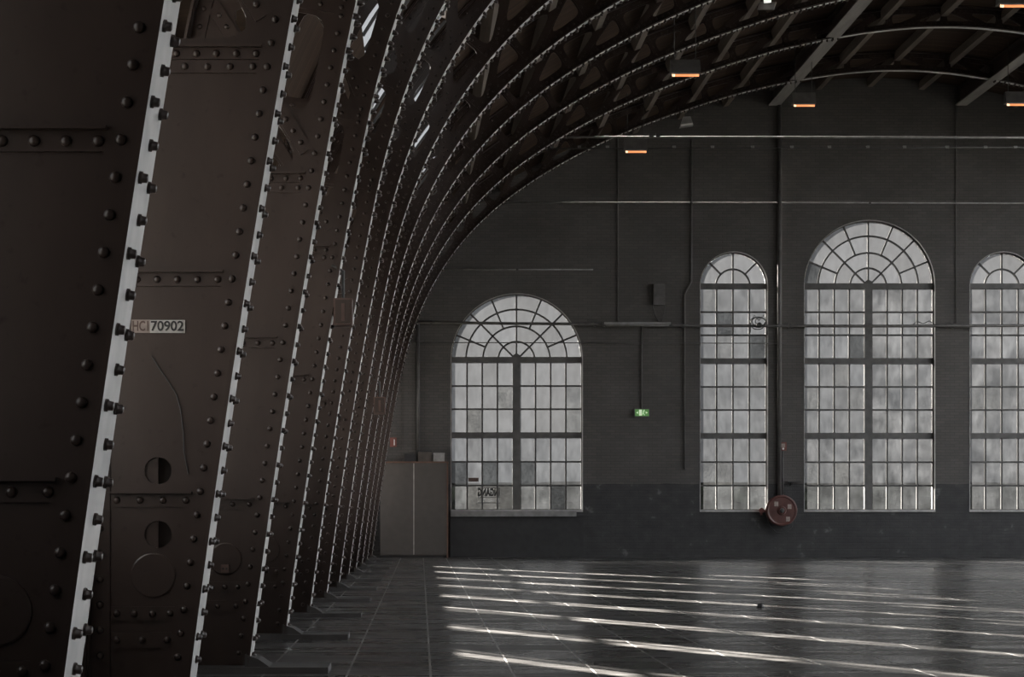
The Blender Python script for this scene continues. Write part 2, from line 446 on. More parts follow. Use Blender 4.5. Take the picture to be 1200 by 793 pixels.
hg = MB()  # hedge added outside so the lowest panes do not show bright sky
nx, nzz = 110, 10
hv = []
for k in range(nzz + 1):
    for i in range(nx + 1):
        hv.append((-25 + 75 * i / nx, 78 + .5 * math.sin(i * 1.7 + k) + random.uniform(-.3, .3), -.31 + (2.6 + .02 * math.sin(i * .6) + random.uniform(-.02, .02)) * k / nzz))
for k in range(nzz + 1):
    for i in range(nx + 1):
        a = hv[k * (nx + 1) + i]; hv.append((a[0], 80.5 - (a[1] - 78), a[2]))
hf = []; m_ = (nx + 1) * (nzz + 1)
for k in range(nzz):
    for i in range(nx):
        q = k * (nx + 1) + i
        hf.append((q, q + 1, q + nx + 2, q + nx + 1)); hf.append((m_ + q, m_ + q + nx + 1, m_ + q + nx + 2, m_ + q + 1))
for i in range(nx):
    q = nzz * (nx + 1) + i; hf.append((q, q + 1, m_ + q + 1, m_ + q))
hedge = part('hedge', hg.add(hv, hf), M['leaf'])
tag(hedge, 'low dark clipped hedge added outside to hide the sky behind the lowest panes', 'hedge')

# ------------------------------------------------------------------ end wall with arched openings
WIN = [('window_1', WX(528), WX(683), WZ(598), WZ(421), 8, 2), ('window_2', WX(820), WX(900), WZ(598), WZ(334.5), 4, 3),
       ('window_3', WX(942), WX(1096), WZ(598), WZ(334.5), 8, 3), ('window_4', WX(1136), WX(1216), WZ(598), WZ(334.5), 4, 3),
       ('window_5', WX(1355), WX(1510), WZ(598), WZ(421), 8, 2)]
def arch_loop(x0, x1, z0, zs, n=32, grow=0.0):
    r = (x1 - x0) / 2; c = (x0 + x1) / 2
    return [(x0, z0), (x1, z0)] + [(c + r * math.cos(PI * k / n), zs + r * math.sin(PI * k / n)) for k in range(n + 1)]
up = [tuple(OUT[i] + NO[i] * 0.05) for i in range(idx_z(5.1), NP_ - idx_z(5.1), 3)]
outer = [(XL, -.3), (XL, 5.3)] + up + [(XR, 5.3), (XR, -.3)]
wall = part('wall_back', MB().plate(outer, [arch_loop(*w[1:5]) for w in WIN], YW, YW + .45), M['brick'])
tag(wall, 'grey painted brick end wall with dark lower band and arched windows', 'wall', kind='structure')

def sector(cx, cz, r0, r1, a0, a1, g, n=6):   # ring-sector outline, trimmed by g on the straight sides
    ga1, ga0 = (g / r1, g / max(r0, .05))
    o = [(cx + r1 * math.cos(a), cz + r1 * math.sin(a)) for a in np.linspace(a0 + ga1, a1 - ga1, n)]
    if r0 < .02:
        return o + [(cx + g * 2 * math.cos((a0 + a1) / 2), cz + g * 2 * math.sin((a0 + a1) / 2))]
    return o + [(cx + r0 * math.cos(a), cz + r0 * math.sin(a)) for a in np.linspace(a1 - ga0, a0 + ga0, n)]

pane_rect = {}
def build_window(name, x0, x1, z0, zs, cols, tiers, dark, label):
    yg = YW + 0.20                              # glass plane
    root = empty(name, ((x0 + x1) / 2, YW + .2, z0))
    tag(root, label, 'window', kind='structure')
    ox, oy, oz = root.location
    cx = (x0 + x1) / 2; R = (x1 - x0) / 2
    big = cols == 8
    def P(nm, mb, mat): return part(nm, mb, mat, root, loc=(-ox, -oy, -oz))
    fw = 0.035
    # outer frame: a band along the arch and jambs
    inner = arch_loop(x0 + fw, x1 - fw, z0 + fw, zs)
    P('frame', MB().plate(arch_loop(x0, x1, z0, zs), [inner], yg - .05, yg + .05), M['frame'])
    rim = arch_loop(x0 + .0, x1 - .0, z0, zs); rim2 = arch_loop(x0 + .02, x1 - .02, z0 + .02, zs)
    P('lit_reveal_rim', MB().plate(rim, [rim2], YW - .015, YW + .02), M['reveal'])  # pale rim carries the brightness of the lit reveal in its colour
    tr = 0.075 if big else 0.07                  # half height of transoms
    tz = [zs]; th = (WZ(424) - WZ(511))          # one tier
    for k in range(1, tiers): tz.append(zs - (zs - z0) * k / tiers)
    for z in tz:
        P('transom', MB().box(x0 + fw, x1 - fw, yg - .07, yg + .06, z - tr, z + tr), M['frame'])
    mw = 0.10 if big else 0.0
    if big:
        for a, b in zip(tz, tz[1:] + [z0]):
            P('mullion', MB().box(cx - mw, cx + mw, yg - .07, yg + .06, b + (tr if b > z0 else fw), a - tr), M['frame'])
    # rectangular lights
    bw = 0.021
    halves = [(x0 + fw, cx - mw), (cx + mw, x1 - fw)] if big else [(x0 + fw, x1 - fw)]
    nper = 4
    hbars = []
    for t, (a, b) in enumerate(zip(tz, tz[1:] + [z0])):
        top = a - tr; bot = b + (tr if b > z0 else fw)
        rows = [top + (bot - top) * k / 3 for k in range(4)]
        for hi, (l, r) in enumerate(halves):
            xs = [l + (r - l) * k / nper for k in range(nper + 1)]
            for k in range(1, nper):
                P('glazing_bar', MB().box(xs[k] - bw, xs[k] + bw, yg - .045, yg + .02, bot, top), M['bar'])
            for k in range(1, 3):
                P('glazing_bar', MB().box(l, r, yg - .043, yg + .02, rows[k] - bw, rows[k] + bw), M['bar'])
            pw = (r - l) / nper; ph = (top - bot) / 3
            for c in range(nper):
                for q in range(3):
                    gc = hi * nper + c; gr_ = t * 3 + q
                    mt = dark.get((gc, gr_), 'pane')
                    if mt == 'pane' and name == 'window_1' and gr_ >= 4 and random.random() < .5: mt = 'pane_grain'
                    if mt == 'pane' and random.random() < .06: mt = 'pane_grain'
                    last = gr_ == tiers * 3 - 1
                    if mt == 'pane' and last and name != 'window_5': mt = 'pane_low'
                    elif mt == 'pane' and name == 'window_1' and gr_ < 3: mt = 'pane_clean'
                    elif mt == 'pane' and (name == 'window_4' or (name == 'window_3' and (gc > 3 or gr_ > 5))): mt = 'pane_cloudy'
                    key = (round(pw, 3), round(ph, 3), mt)
                    if key not in pane_rect:
                        pane_rect[key] = pane_mesh(MB().box(-pw / 2, pw / 2, -.002, .002, -ph / 2, ph / 2), M[mt])
                    put('pane', pane_rect[key], root, (xs[c] + pw / 2 - ox, yg + .012 - oy, (rows[q] + rows[q + 1]) / 2 - oz))
    # fan light
    zf = zs + tr; Rf = R - fw
    def arc_bar(r, w):
        n = 28
        o = [(cx + (r + w) * math.cos(PI * k / n), zs + (r + w) * math.sin(PI * k / n)) for k in range(n + 1)]
        i = [(cx + (r - w) * math.cos(PI * k / n), zs + (r - w) * math.sin(PI * k / n)) for k in range(n, -1, -1)]
        P('fan_ring', MB().plate(o + i, [], yg - .045, yg + .02), M['bar'])
    def spoke(a, r0, r1, w):
        c, s = math.cos(a), math.sin(a)
        o = [(cx + r0 * c - w * s, zs + r0 * s + w * c), (cx + r1 * c - w * s, zs + r1 * s + w * c), (cx + r1 * c + w * s, zs + r1 * s - w * c), (cx + r0 * c + w * s, zs + r0 * s - w * c)]
        P('fan_spoke', MB().plate(o, [], yg - .044, yg + .02), M['bar'])
    if big:
        rings = [0.0, .277 * R, .51 * R, .766 * R, Rf]
        for r in rings[1:4]: arc_bar(r, bw)
        for k in range(1, 8):
            spoke(PI * k / 8, 0.06 if k % 2 == 0 else rings[2], Rf, bw)
        P('fan_hub', MB().lathe([(.11, 0), (.11, .09)], (cx, yg - .065, zs + .05), (0, 1, 0), 16), M['bar'])
        secs = [(0, 1, 4), (1, 2, 4), (2, 3, 8), (3, 4, 8)]
    else:
        rings = [0.0, .5 * R, Rf]
        arc_bar(rings[1], bw)
        for k in (1, 2, 3): spoke(PI * k / 4, 0.06 if k == 2 else rings[1], Rf, bw)
        secs = [(0, 1, 2), (1, 2, 4)]
    for a, b, n in secs:
        for k in range(n):
            loop = sector(cx, zs, rings[a], rings[b], PI * k / n, PI * (k + 1) / n, 0.0)
            mt = dark.get(('fan', b, k), 'pane_clean')
            ctr = (sum(p[0] for p in loop) / len(loop), sum(p[1] for p in loop) / len(loop))
            mb = MB().plate([(p[0] - ctr[0], p[1] - ctr[1]) for p in loop], [], -.002, .002)
            put('pane', pane_mesh(mb, M[mt]), root, (ctr[0] - ox, yg + .012 - oy, ctr[1] - oz))
    P('sill', MB().box(x0, x1, YW - .03, YW + .16, z0 - .035, z0 + .012), M['reveal'])
    return root

W1 = build_window(*WIN[0], {(2, 4): 'pane_dark', (4, 4): 'pane_dark', (6, 5): 'pane_dark', (7, 2): 'pane_grain', (0, 4): 'pane_dark', (1, 2): 'pane_grain'},
                  'arched window nearest the arch ribs, with a mirrored notice in it')
W2 = build_window(*WIN[1], {(1, 1): 'pane_dark', (3, 2): 'pane_dark', (1, 2): 'pane_grain', (1, 7): 'pane_grain'},
                  'narrow arched window left of the tallest wide window')
W3 = build_window(*WIN[2], {(3, 2): 'pane_dark', ('fan', 4, 7): 'pane_dark', (2, 7): 'pane_grain', (0, 7): 'pane_grain', (0, 4): 'pane_grain', (2, 3): 'pane_grain'},
                  'tallest wide arched window in the middle of the end wall')
W4 = build_window(*WIN[3], {}, 'narrow arched window cut by the right edge of the photo')
W5 = build_window(*WIN[4], {}, 'wide arched window at the far right of the end wall')
# light sill board and dark apron under window 1
part('sill_board', MB().box(WX(528), WX(675), YW - .14, YW - .03, WZ(605), WZ(598.5)), M['sill'], W1, loc=-W1.location)
part('apron_panel', MB().box(WX(527.5), WX(683.5), YW - .05, YW, 0.0, WZ(605.5)), M['panel'], W1, loc=-W1.location)

# ------------------------------------------------------------------ side walls with one window per bay
BAYS = [6.82 + 4 * i for i in range(0, 12)]
def side_wall(name, x_in, sgn, label, wins):
    mb = MB()
    holes = [[(a, z0), (b, z0), (b, z1), (a, z1)] for a, b, z0, z1 in wins]
    mb.plate([(YB, -.3), (YW + .45, -.3), (YW + .45, 5.3), (YB, 5.3)], holes, 0, .3)
    mb.v = [(x_in + sgn * y, x, z) for x, y, z in mb.v]
    w = part(name, mb, M['brick'])
    tag(w, label, 'wall', kind='structure')
LWIN = [(y + 2.05, y + 3.85, 1.3, 5.0) for y in [6.82 - 4] + BAYS if y + 3.85 < YW] + [(52.25, 54.05, 1.3, 5.0)]  # first window is added, unseen, to brighten the nearest rib
RWIN = [(y + .45, y + 3.55, .8, 5.1) for y in [6.82 - 8, 6.82 - 4] + BAYS if y + 3.55 < YW]  # unseen right-hand windows, added to light the hall from that side
side_wall('wall_left', XL, -1, 'brick side wall behind the left row of arch ribs', LWIN)
side_wall('wall_right', XR, 1, 'brick side wall behind the right row of arch ribs', RWIN)
wf = part('wall_front', MB().box(XL - .3, XR + .3, YB - .3, YB, -.3, 12.6), M['brick'])
tag(wf, 'plain brick wall behind the camera', 'wall', kind='structure')
wn = 6
for side, x_in, rz, wins, glass, nv, nh in (('left', XL, PI / 2, LWIN, 'dim_side', 3, 5), ('right', XR, -PI / 2, RWIN, 'clear', 5, 5)):
    a, b, z0, z1 = wins[0]; WW = (b - a) / 2
    frame_me = MB().plate([(-WW, z0), (WW, z0), (WW, z1), (-WW, z1)], [[(-WW + .05, z0 + .05), (WW - .05, z0 + .05), (WW - .05, z1 - .05), (-WW + .05, z1 - .05)]], .1, .2).mesh('frame', M['frame'])
    vbar = MB().box(-.02, .02, .12, .18, z0 + .05, z1 - .05).mesh('glazing_bar', M['bar'])
    hbar = MB().box(-WW + .05, WW - .05, .12, .18, -.03, .03).mesh('glazing_bar', M['bar'])
    gpane = MB().add([(-WW + .05, .15, z0 + .05), (WW - .05, .15, z0 + .05), (WW - .05, .15, z1 - .05), (-WW + .05, .15, z1 - .05)], [(0, 1, 2, 3)]).mesh('pane', M[glass])
    pw, ph = (WW - .05) / nv, (z1 - z0 - .1) / nh / 2
    small = [MB().add([(-pw, 0, -ph), (pw, 0, -ph), (pw, 0, ph), (-pw, 0, ph)], [(0, 1, 2, 3)]).mesh('pane', M[g]) for g in ('dim_side0', 'dim_side1', 'dim_side2', 'dim_side3')]
    for a, b, z0, z1 in wins:
        y = (a + b) / 2
        o = empty('window_%d' % wn, (x_in, y, 0)); o.rotation_euler = (0, 0, rz); wn += 1
        tag(o, 'tall unseen steel side window in the %s wall between two arch ribs' % side, 'window', 'side windows in the %s wall' % side, 'structure')
        put('frame', frame_me, o)
        for k in range(1, nv): put('glazing_bar', vbar, o, (-WW + 2 * WW * k / nv, 0, 0))
        for k in range(1, nh): put('glazing_bar', hbar, o, (0, 0, z0 + (z1 - z0) * k / nh))
        if side == 'right': put('pane', gpane, o)
        else:
            for i in range(nv):
                for k in range(nh):
                    put('pane', small[2 if y < 7 else random.choice((0, 0, 1, 1, 2, 3))], o, (-WW + .05 + (2 * WW - .1) * (i + .5) / nv, .15, z0 + .05 + (z1 - z0 - .1) * (k + .5) / nh))
        L = bpy.data.lights.new('window_portal', 'AREA'); L.shape = 'RECTANGLE'; L.size = 2 * WW; L.size_y = z1 - z0
        L.cycles.is_portal = True             # guides sampling of the sky, gives no light of its own
        q = bpy.data.objects.new('window_portal', L); COL.objects.link(q)
        q.location = (x_in + (.02 if side == 'left' else -.02), y, (z0 + z1) / 2)
        q.rotation_euler = Vector((1 if side == 'left' else -1, 0, 0)).to_track_quat('-Z', 'Z').to_euler()

# ------------------------------------------------------------------ roof: boarding with a strip of roof lights low on the left and a wide band added at right
i0 = idx_z(5.15); ia = idx_z(6.3); ib = idx_z(7.7); ic = idx_z(10.9)
ROOF = OUT + NO * 0.03
def roof_strip(a, b, y0, y1, mb):
    pts = [tuple(ROOF[i]) for i in range(a, b + 1)]
    n = len(pts)
    top = [tuple(np.array(ROOF[i]) + NO[i] * .08) for i in range(a, b + 1)]
    vs = [(p[0], y, p[1]) for y in (y0, y1) for p in pts] + [(p[0], y, p[1]) for y in (y0, y1) for p in top]
    fs = []
    for i in range(n - 1):
        fs.append((i, i + 1, n + i + 1, n + i)); fs.append((2 * n + i, 3 * n + i, 3 * n + i + 1, 2 * n + i + 1))
    fs += [(0, n, 3 * n, 2 * n), (n - 1, 3 * n - 1, 4 * n - 1, 2 * n - 1)]
    for b_, t_ in ((0, 2 * n), (n, 3 * n)):
        for i in range(n - 1): fs.append((b_ + i, t_ + i, t_ + i + 1, b_ + i + 1))
    mb.add(vs, fs)
rf = MB()
roof_strip(ib, NP_ - 1 - ic, YB, YW, rf)
for a, b in ((i0, ia), (NP_ - 1 - ia, NP_ - 1 - i0)): roof_strip(a, b, YB, YW, rf)
bay_edges = []
ys = [YB] + [6.82 + 4 * i for i in range(-2, 12)] + [YW]
for y in ys[1:-1]:
    for a, b in ((ia, ib), (NP_ - 1 - ic, NP_ - 1 - ia)): roof_strip(a, b, max(YB, y - .45), min(YW, y + .45), rf)
for a, b in ((ia, ib), (NP_ - 1 - ic, NP_ - 1 - ia)):
    roof_strip(a, b, 51.3, YW, rf); roof_strip(a, b, YB, 6.82, rf)
# eaves: flat boards from wall head to the first rib point
for s in (0, 1):
    e = ROOF[i0]; x1 = e[0] if s == 0 else 2 * XC - e[0]; x0 = XL if s == 0 else XR
    rf.hexa([(x0, YB, 5.3), (x0, YW, 5.3), (x1, YW, e[1]), (x1, YB, e[1])], [(x0, YB, 5.38), (x0, YW, 5.38), (x1, YW, e[1] + .08), (x1, YB, e[1] + .08)])
ceil = part('ceiling', rf, M['boards'])
tag(ceil, 'dark boarded vaulted roof carried by the arch ribs', 'roof', kind='structure')
def roof_light(a, b, y0, y1, side):
    o = empty('roof_window', (ROOF[a][0], (y0 + y1) / 2, ROOF[a][1]))
    tag(o, 'sloping roof light between two ribs on the %s side, right-hand band added unseen' % side, 'window', 'roof lights on the %s side' % side, 'structure')
    mb = MB(); roof_strip(a, b, y0, y1, mb)
    pm = MB(); n = 4
    pts = [ROOF[i] + NO[i] * .05 for i in range(a, b + 1, 2)]
    m = len(pts)
    pm.add([(p[0], y, p[1]) for y in (y0, y1) for p in pts], [(i, i + 1, m + i + 1, m + i) for i in range(m - 1)])
    part('pane', pm, M['dim_roof' if side == 'left' else 'clear'], o, loc=-o.location)
    for k in range(n + 1):
        y = y0 + (y1 - y0) * k / n
        bm_ = MB().tube([(ROOF[i][0], y, ROOF[i][1]) for i in range(a, b + 1, 2)], .025, 4)
        part('glazing_bar', bm_, M['bar'], o, loc=-o.location)
for y0, y1 in zip(ys[1:-2], ys[2:-1]):
    if y0 < 6: continue
    roof_light(ia, ib, y0 + .45, min(y1 - .45, 51.3), 'left')
    roof_light(NP_ - 1 - ic, NP_ - 1 - ia, y0 + .45, min(y1 - .45, 51.3), 'right')  # right-hand band added out of view to throw light on the flanges

# ------------------------------------------------------------------ purlins and ridge girders along the hall
lab_p = 'dark timber purlin running along the vault under the boards'
s_at = lambda i: ARC[i]
pur_idx = []
ii = idx_z(8.3)
while ARC[ii] < ARC[MID] - .4:
    pur_idx.append(ii); ii = int(np.argmin(np.abs(ARC - (ARC[ii] + 1.25))))
pur_all = pur_idx + [MID] + [NP_ - 1 - i for i in reversed(pur_idx)]
for n_, i in enumerate(pur_all):
    if abs(OUT[i][0] - 9.1) < .5 or abs(OUT[i][0] - (2 * XC - 9.1)) < .5: continue
    c = OUT[i]; t = TO[i]; nn = NO[i]
    a = c - nn * .20; w = .07
    q = [a - t * w, a + t * w, c + t * w + nn * .02, c - t * w + nn * .02]
    pu = part('purlin', MB().hexa([(p[0], YB, p[1]) for p in q], [(p[0], YW, p[1]) for p in q]), M['timber'])
    nth = ['', 'first', 'second', 'third', 'fourth', 'fifth', 'sixth', 'seventh', 'eighth', 'ninth', 'tenth']
    off = pur_all.index(MID) - n_
    lab = 'dark timber purlin along the very ridge of the vault' if off == 0 else 'dark timber purlin, %s to the %s of the ridge purlin' % (nth[abs(off)], 'left' if off > 0 else 'right')
    tag(pu, lab, 'purlin', 'purlins under the vault boards')
def girder(x, label):
    o = empty('ridge_girder', (x, YB, 11.66)); tag(o, label, 'girder')
    z0 = 11.66; z1 = out_z_at(x) - .02
    part('bottom_flange', MB().box(x - .15, x + .15, YB, YW, z0, z0 + .03), M['girder'], o, loc=-o.location)
    part('girder_web', MB().box(x - .012, x + .012, YB, YW, z0 + .03, z1 - .03), M['steel'], o, loc=-o.location)
    part('top_flange', MB().box(x - .13, x + .13, YB, YW, z1 - .03, z1), M['steel'], o, loc=-o.location)
girder(9.13, 'long pale roof girder left of the ridge, running to the end wall')
girder(2 * XC - 9.25, 'long pale roof girder right of the ridge, near the right edge')

# ------------------------------------------------------------------ arch ribs (all share one set of meshes)
BX = -1.3                                   # local origin: base of the left leg
st = [idx_z(1.18), idx_z(2.31), idx_z(3.42)]
npan = int(round((ARC[MID] - ARC[st[2]]) / 1.13))
for k in range(1, npan + 1):
    st.append(int(np.argmin(np.abs(ARC - (ARC[st[2]] + (ARC[MID] - ARC[st[2]]) * k / npan)))))
st[-1] = MID
WT = 0.008                                  # half thickness of the web
def lp(p): return (p[0] - BX, p[1])
def mirx(p): return (2 * XC - p[0], p[1])
def inset_round(tri, offs, r, n=4):
    tri = [np.array(p) for p in tri]
    area = sum(tri[i][0] * tri[(i + 1) % 3][1] - tri[(i + 1) % 3][0] * tri[i][1] for i in range(3)) / 2
    sg = 1 if area > 0 else -1
    lines = []
    for i in range(3):
        a, b = tri[i], tri[(i + 1) % 3]; d = (b - a) / np.linalg.norm(b - a)
        nn = np.array([-d[1], d[0]]) * sg
        lines.append((a + nn * offs[i], d))
    pts = []
    for i in range(3):
        (p, d), (q, e) = lines[i - 1], lines[i]
        m = np.array([[d[0], -e[0]], [d[1], -e[1]]])
        t = np.linalg.solve(m, q - p); pts.append(p + d * t[0])
    a2 = sum(pts[i][0] * pts[(i + 1) % 3][1] - pts[(i + 1) % 3][0] * pts[i][1] for i in range(3)) / 2
    if a2 * sg < 0.012: return None
    out = []
    for i in range(3):
        p = pts[i]; a = pts[i - 1] - p; b = pts[(i + 1) % 3] - p
        la, lb = np.linalg.norm(a), np.linalg.norm(b)
        ang = math.acos(max(-1, min(1, a.dot(b) / la / lb)))
        cut = min(r / math.tan(ang / 2), .42 * la, .42 * lb)
        A = p + a / la * cut; B = p + b / lb * cut
        for k in range(n + 1):
            t = k / n
            out.append(tuple((1 - t) ** 2 * A + 2 * t * (1 - t) * p + t * t * B))
    return out
web = MB(); web_h = MB(); diags = []; posts = []
riv = []                                     # (x, y, z, axis, low?) in rib coordinates (X, Y, Z world-like)
def web_panel(i0_, i1_, holes, mir, into=None):
    o = [tuple(INN[i]) for i in range(i0_, i1_ + 1)] + [tuple(OUT[i]) for i in range(i1_, i0_ - 1, -1)]
    if mir: o = [mirx(p) for p in o]; holes = [[mirx(p) for p in h] for h in holes]
    for w_ in (into or (web, web_h)): w_.plate([lp(p) for p in o], [[lp(p) for p in h] for h in holes], -WT, WT)
def bar_plate(a, b, w, y0, y1):
    a = np.array(a); b = np.array(b); d = (b - a) / np.linalg.norm(b - a); n = np.array([-d[1], d[0]]) * w
    return MB().plate([lp(a - n), lp(b - n), lp(b + n), lp(a + n)], [], y0, y1)
circ = lambda x, z, r: [(x + r * math.cos(2 * PI * k / 20), z + r * math.sin(2 * PI * k / 20)) for k in range(20)]
for mir in (0, 1):
    mx = (lambda p: mirx(p)) if mir else (lambda p: tuple(p))
    edges = [0] + st
    web_panel(0, st[0], [], mir, (web,)); web_panel(0, st[0], [circ(-1.345, 1.0, .07)], mir, (web_h,))
    web_panel(st[0], st[1], [], mir, (web,)); web_panel(st[0], st[1], [circ(-1.345, 1.325, .07)], mir, (web_h,))
    web_panel(st[1], st[2], [], mir)
    for k in range(2, len(st) - 1):
        a, b = st[k], st[k + 1]
        P0, P1, Q0, Q1 = INN[a], INN[b], OUT[a], OUT[b]
        dep = np.linalg.norm(P1 - Q1)
        ch = min(.17, .24 * dep); pw = .075; dw = .065
        h1 = inset_round([P0, P1, Q1], [ch + .02, pw, dw], .13)
        h2 = inset_round([P0, Q1, Q0], [dw, ch, pw], .13)
        web_panel(a, b, [h for h in (h1, h2) if h], mir)
        d = (Q1 - P0); L = np.linalg.norm(d); d = d / L
        A = P0 + d * (ch * 1.3); B = Q1 - d * (ch * 1.0)
        diags.append(bar_plate(mx(A), mx(B), .05, -WT - .014, -WT))
        for t in (.06, .14, .22, .78, .86, .94):
            p = mx(A + (B - A) * t); riv.append((p[0], -WT - .014, p[1], (0, -1, 0)))
        if k > 2:
            d = Q0 - P0; L = np.linalg.norm(d); d = d / L
            A = P0 + d * .1; B = Q0 - d * .1
            posts.append(bar_plate(mx(A), mx(B), .045, -WT - .012, -WT))
            n_ = max(2, int((L - .2) / .13))
            for t in range(n_ + 1):
                p = mx(A + (B - A) * (t / n_)); riv.append((p[0], -WT - .012, p[1], (0, -1, 0)))
def sweep_strip(curve, nrm, o0, o1, y0, y1, mb, a=0, b=None):   # strip between offsets o0..o1 along the normal, between y0..y1
    b = len(curve) - 1 if b is None else b
    ids = list(range(a, b + 1, 2)); ids = ids if ids[-1] == b else ids + [b]
    vs = []; fs = []
    for i in ids:
        p0 = curve[i] + nrm[i] * o0; p1 = curve[i] + nrm[i] * o1
        vs += [(p0[0] - BX, y0, p0[1]), (p0[0] - BX, y1, p0[1]), (p1[0] - BX, y1, p1[1]), (p1[0] - BX, y0, p1[1])]
    for k in range(len(ids) - 1):
        for j in range(4): fs.append((4 * k + j, 4 * k + (j + 1) % 4, 4 * k + 4 + (j + 1) % 4, 4 * k + 4 + j))
    fs += [(3, 2, 1, 0), tuple(4 * (len(ids) - 1) + j for j in range(4))]
    mb.add(vs, fs)
FW = 0.17
def half_w(z): return FW + (.08 - FW) * sstep(4.5, 11.4, z)   # the flange narrows towards the crown
inner_fl = MB(); sweep_strip(INN, NRM, 0, .016, -FW, FW, inner_fl)
inner_fl.v = [(x, (half_w(z) if y > 0 else -half_w(z)), z) for x, y, z in inner_fl.v]
outer_fl = MB(); sweep_strip(OUT, NO, 0, .02, -.13, .13, outer_fl)
inner_an = MB(); outer_an = MB()
for s in (-1, 1):
    sweep_strip(INN, NRM, 0.016, .14, *sorted((s * WT, s * (WT + .013))), inner_an)
    sweep_strip(INN, NRM, 0.016, .03, *sorted((s * WT, s * .115)), inner_an)
    sweep_strip(OUT, NO, -.11, 0, *sorted((s * WT, s * (WT + .012))), outer_an)
    sweep_strip(OUT, NO, -.012, 0, *sorted((s * WT, s * .10)), outer_an)
# horizontal stiffeners on the solid leg
stiff = []
def leg_strip(z0, z1, ledge, mir):
    i = idx_z((z0 + z1) / 2); xa = OUT[i][0] + .115; xb = INN[i][0] - .13
    f = (lambda x: 2 * XC - x) if mir else (lambda x: x)
    mb = MB(); x0, x1 = sorted((f(xa) - BX, f(xb) - BX))
    mb.box(x0, x1, -WT - .012, -WT, z0, z1)
    if ledge: mb.box(x0, x1, -WT - .05, -WT - .012, z1 - .012, z1)
    stiff.append(mb)
    n_ = max(2, int((xb - xa) / .108))
    for k in range(n_ + 1):
        x = f(xa + .03 + (xb - xa - .06) * k / n_); riv.append((x, -WT - .012, (z0 + z1) / 2 - (.006 if ledge else 0), (0, -1, 0)))
for mir in (0, 1):
    leg_strip(1.14, 1.22, True, mir); leg_strip(2.27, 2.35, True, mir)
    leg_strip(3.36, 3.425, False, mir); leg_strip(3.43, 3.50, True, mir)
    leg_strip(.56, .63, False, mir); leg_strip(.42, .50, False, mir)
# rivets along chords
def along(curve, nrm, step, off, fn):
    A = np.r_[0, np.cumsum(np.hypot(*np.diff(curve, axis=0).T))]
    s = .12; k = 0
    while s < A[-1] - .1:
        x = np.interp(s, A, curve[:, 0]); z = np.interp(s, A, curve[:, 1])
        nx = np.interp(s, A, nrm[:, 0]); nz = np.interp(s, A, nrm[:, 1])
        fn(k, x + nx * off, z + nz * off, nx, nz); s += step; k += 1
def r_flange(k, x, z, nx, nz):
    if 9.3 < x < 2 * XC - 9.3: return
    w = half_w(z) * .62
    for y in ((-w, w) if k % 2 else (0.0,)):
        riv.append((x, y, z, (-nx, 0, -nz)))
along(INN, NRM, .122, 0, r_flange)
along(INN, NRM, .122, .09, lambda k, x, z, nx, nz: riv.append((x, -WT - .013, z, (0, -1, 0))))
along(OUT, NO, .130, -.06, lambda k, x, z, nx, nz: riv.append((x, -WT - .012, z, (0, -1, 0))))
def dome(mb, p, ax, r=.0185, h=.016, n=8):
    mb.lathe([(r, 0), (r * .93, h * .55), (r * .55, h * .93), (r * .15, h)], p, ax, n)
def is_low(r): return r[2] < 4.3 and r[0] < 3
def is_fl(r): return abs(r[3][1]) < .5
rv_low = MB(); rv_up = MB()
for r in riv:
    p = (r[0] - BX, r[1], r[2])
    mb = rv_low if is_low(r) else rv_up
    if is_low(r) or r[0] < 16: dome(mb, p, r[3], h=(.032 if is_low(r) else .05) if is_fl(r) else .015, r=.024 if is_fl(r) and not is_low(r) else .0195, n=6 if not is_low(r) else 8)
me_rl = rv_low.mesh('rivets', M['steel'], True); me_ru = rv_up.mesh('rivets', M['steel'], True)
one_web = MB(); dome(one_web, (0, 0, 0), (0, 0, 1), .0195, .015, 10); one_web = one_web.mesh('rivet', M['steel'], True)
one_fl = MB(); one_fl.lathe([(.021, 0), (.021, .010), (.016, .012), (.015, .026), (.008, .030)], (0, 0, 0), (0, 0, 1), 10); one_fl = one_fl.mesh('rivet', M['steel'], True)
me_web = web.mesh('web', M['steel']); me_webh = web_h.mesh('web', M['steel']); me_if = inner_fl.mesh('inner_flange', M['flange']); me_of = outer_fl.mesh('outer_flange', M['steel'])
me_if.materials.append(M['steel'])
for p in me_if.polygons:                     # only the hall face is bright, reflected light put into its colour
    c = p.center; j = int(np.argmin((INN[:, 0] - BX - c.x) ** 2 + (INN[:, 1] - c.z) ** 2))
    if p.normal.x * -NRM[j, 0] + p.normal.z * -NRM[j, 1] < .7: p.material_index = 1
me_ia = inner_an.mesh('inner_angle', M['steel']); me_oa = outer_an.mesh('outer_angle', M['steel'])
me_di = [m.mesh('diagonal_brace', M['steel']) for m in diags]; me_po = [m.mesh('cross_brace', M['steel']) for m in posts]
me_st = [m.mesh('stiffener', M['steel']) for m in stiff]
bp_l = MB().box(-1.78 - BX, -.64 - BX, -.22, .28, 0.0, .045)
me_bp = [bp_l.mesh('base_plate', M['iron']), MB().box(2 * XC + .64 - BX, 2 * XC + 1.78 - BX, -.22, .28, 0.0, .045).mesh('base_plate', M['iron'])]
sh = MB()
sh.hexa([(-1.22 - BX, -.17, .045), (-1.22 - BX, .17, .045), (-1.05 - BX, .17, .045), (-1.05 - BX, -.17, .045)],
        [(-1.22 - BX, -.17, .13), (-1.22 - BX, .17, .13), (-1.13 - BX, .17, .10), (-1.13 - BX, -.17, .10)])
me_shoe = sh.mesh('foot_shoe', M['iron'])
me_cov = MB().lathe([(.115, 0), (.115, .006), (.108, .008)], (-1.37 - BX, -WT, .79), (0, -1, 0), 28).mesh('cover_disc', M['steel'])
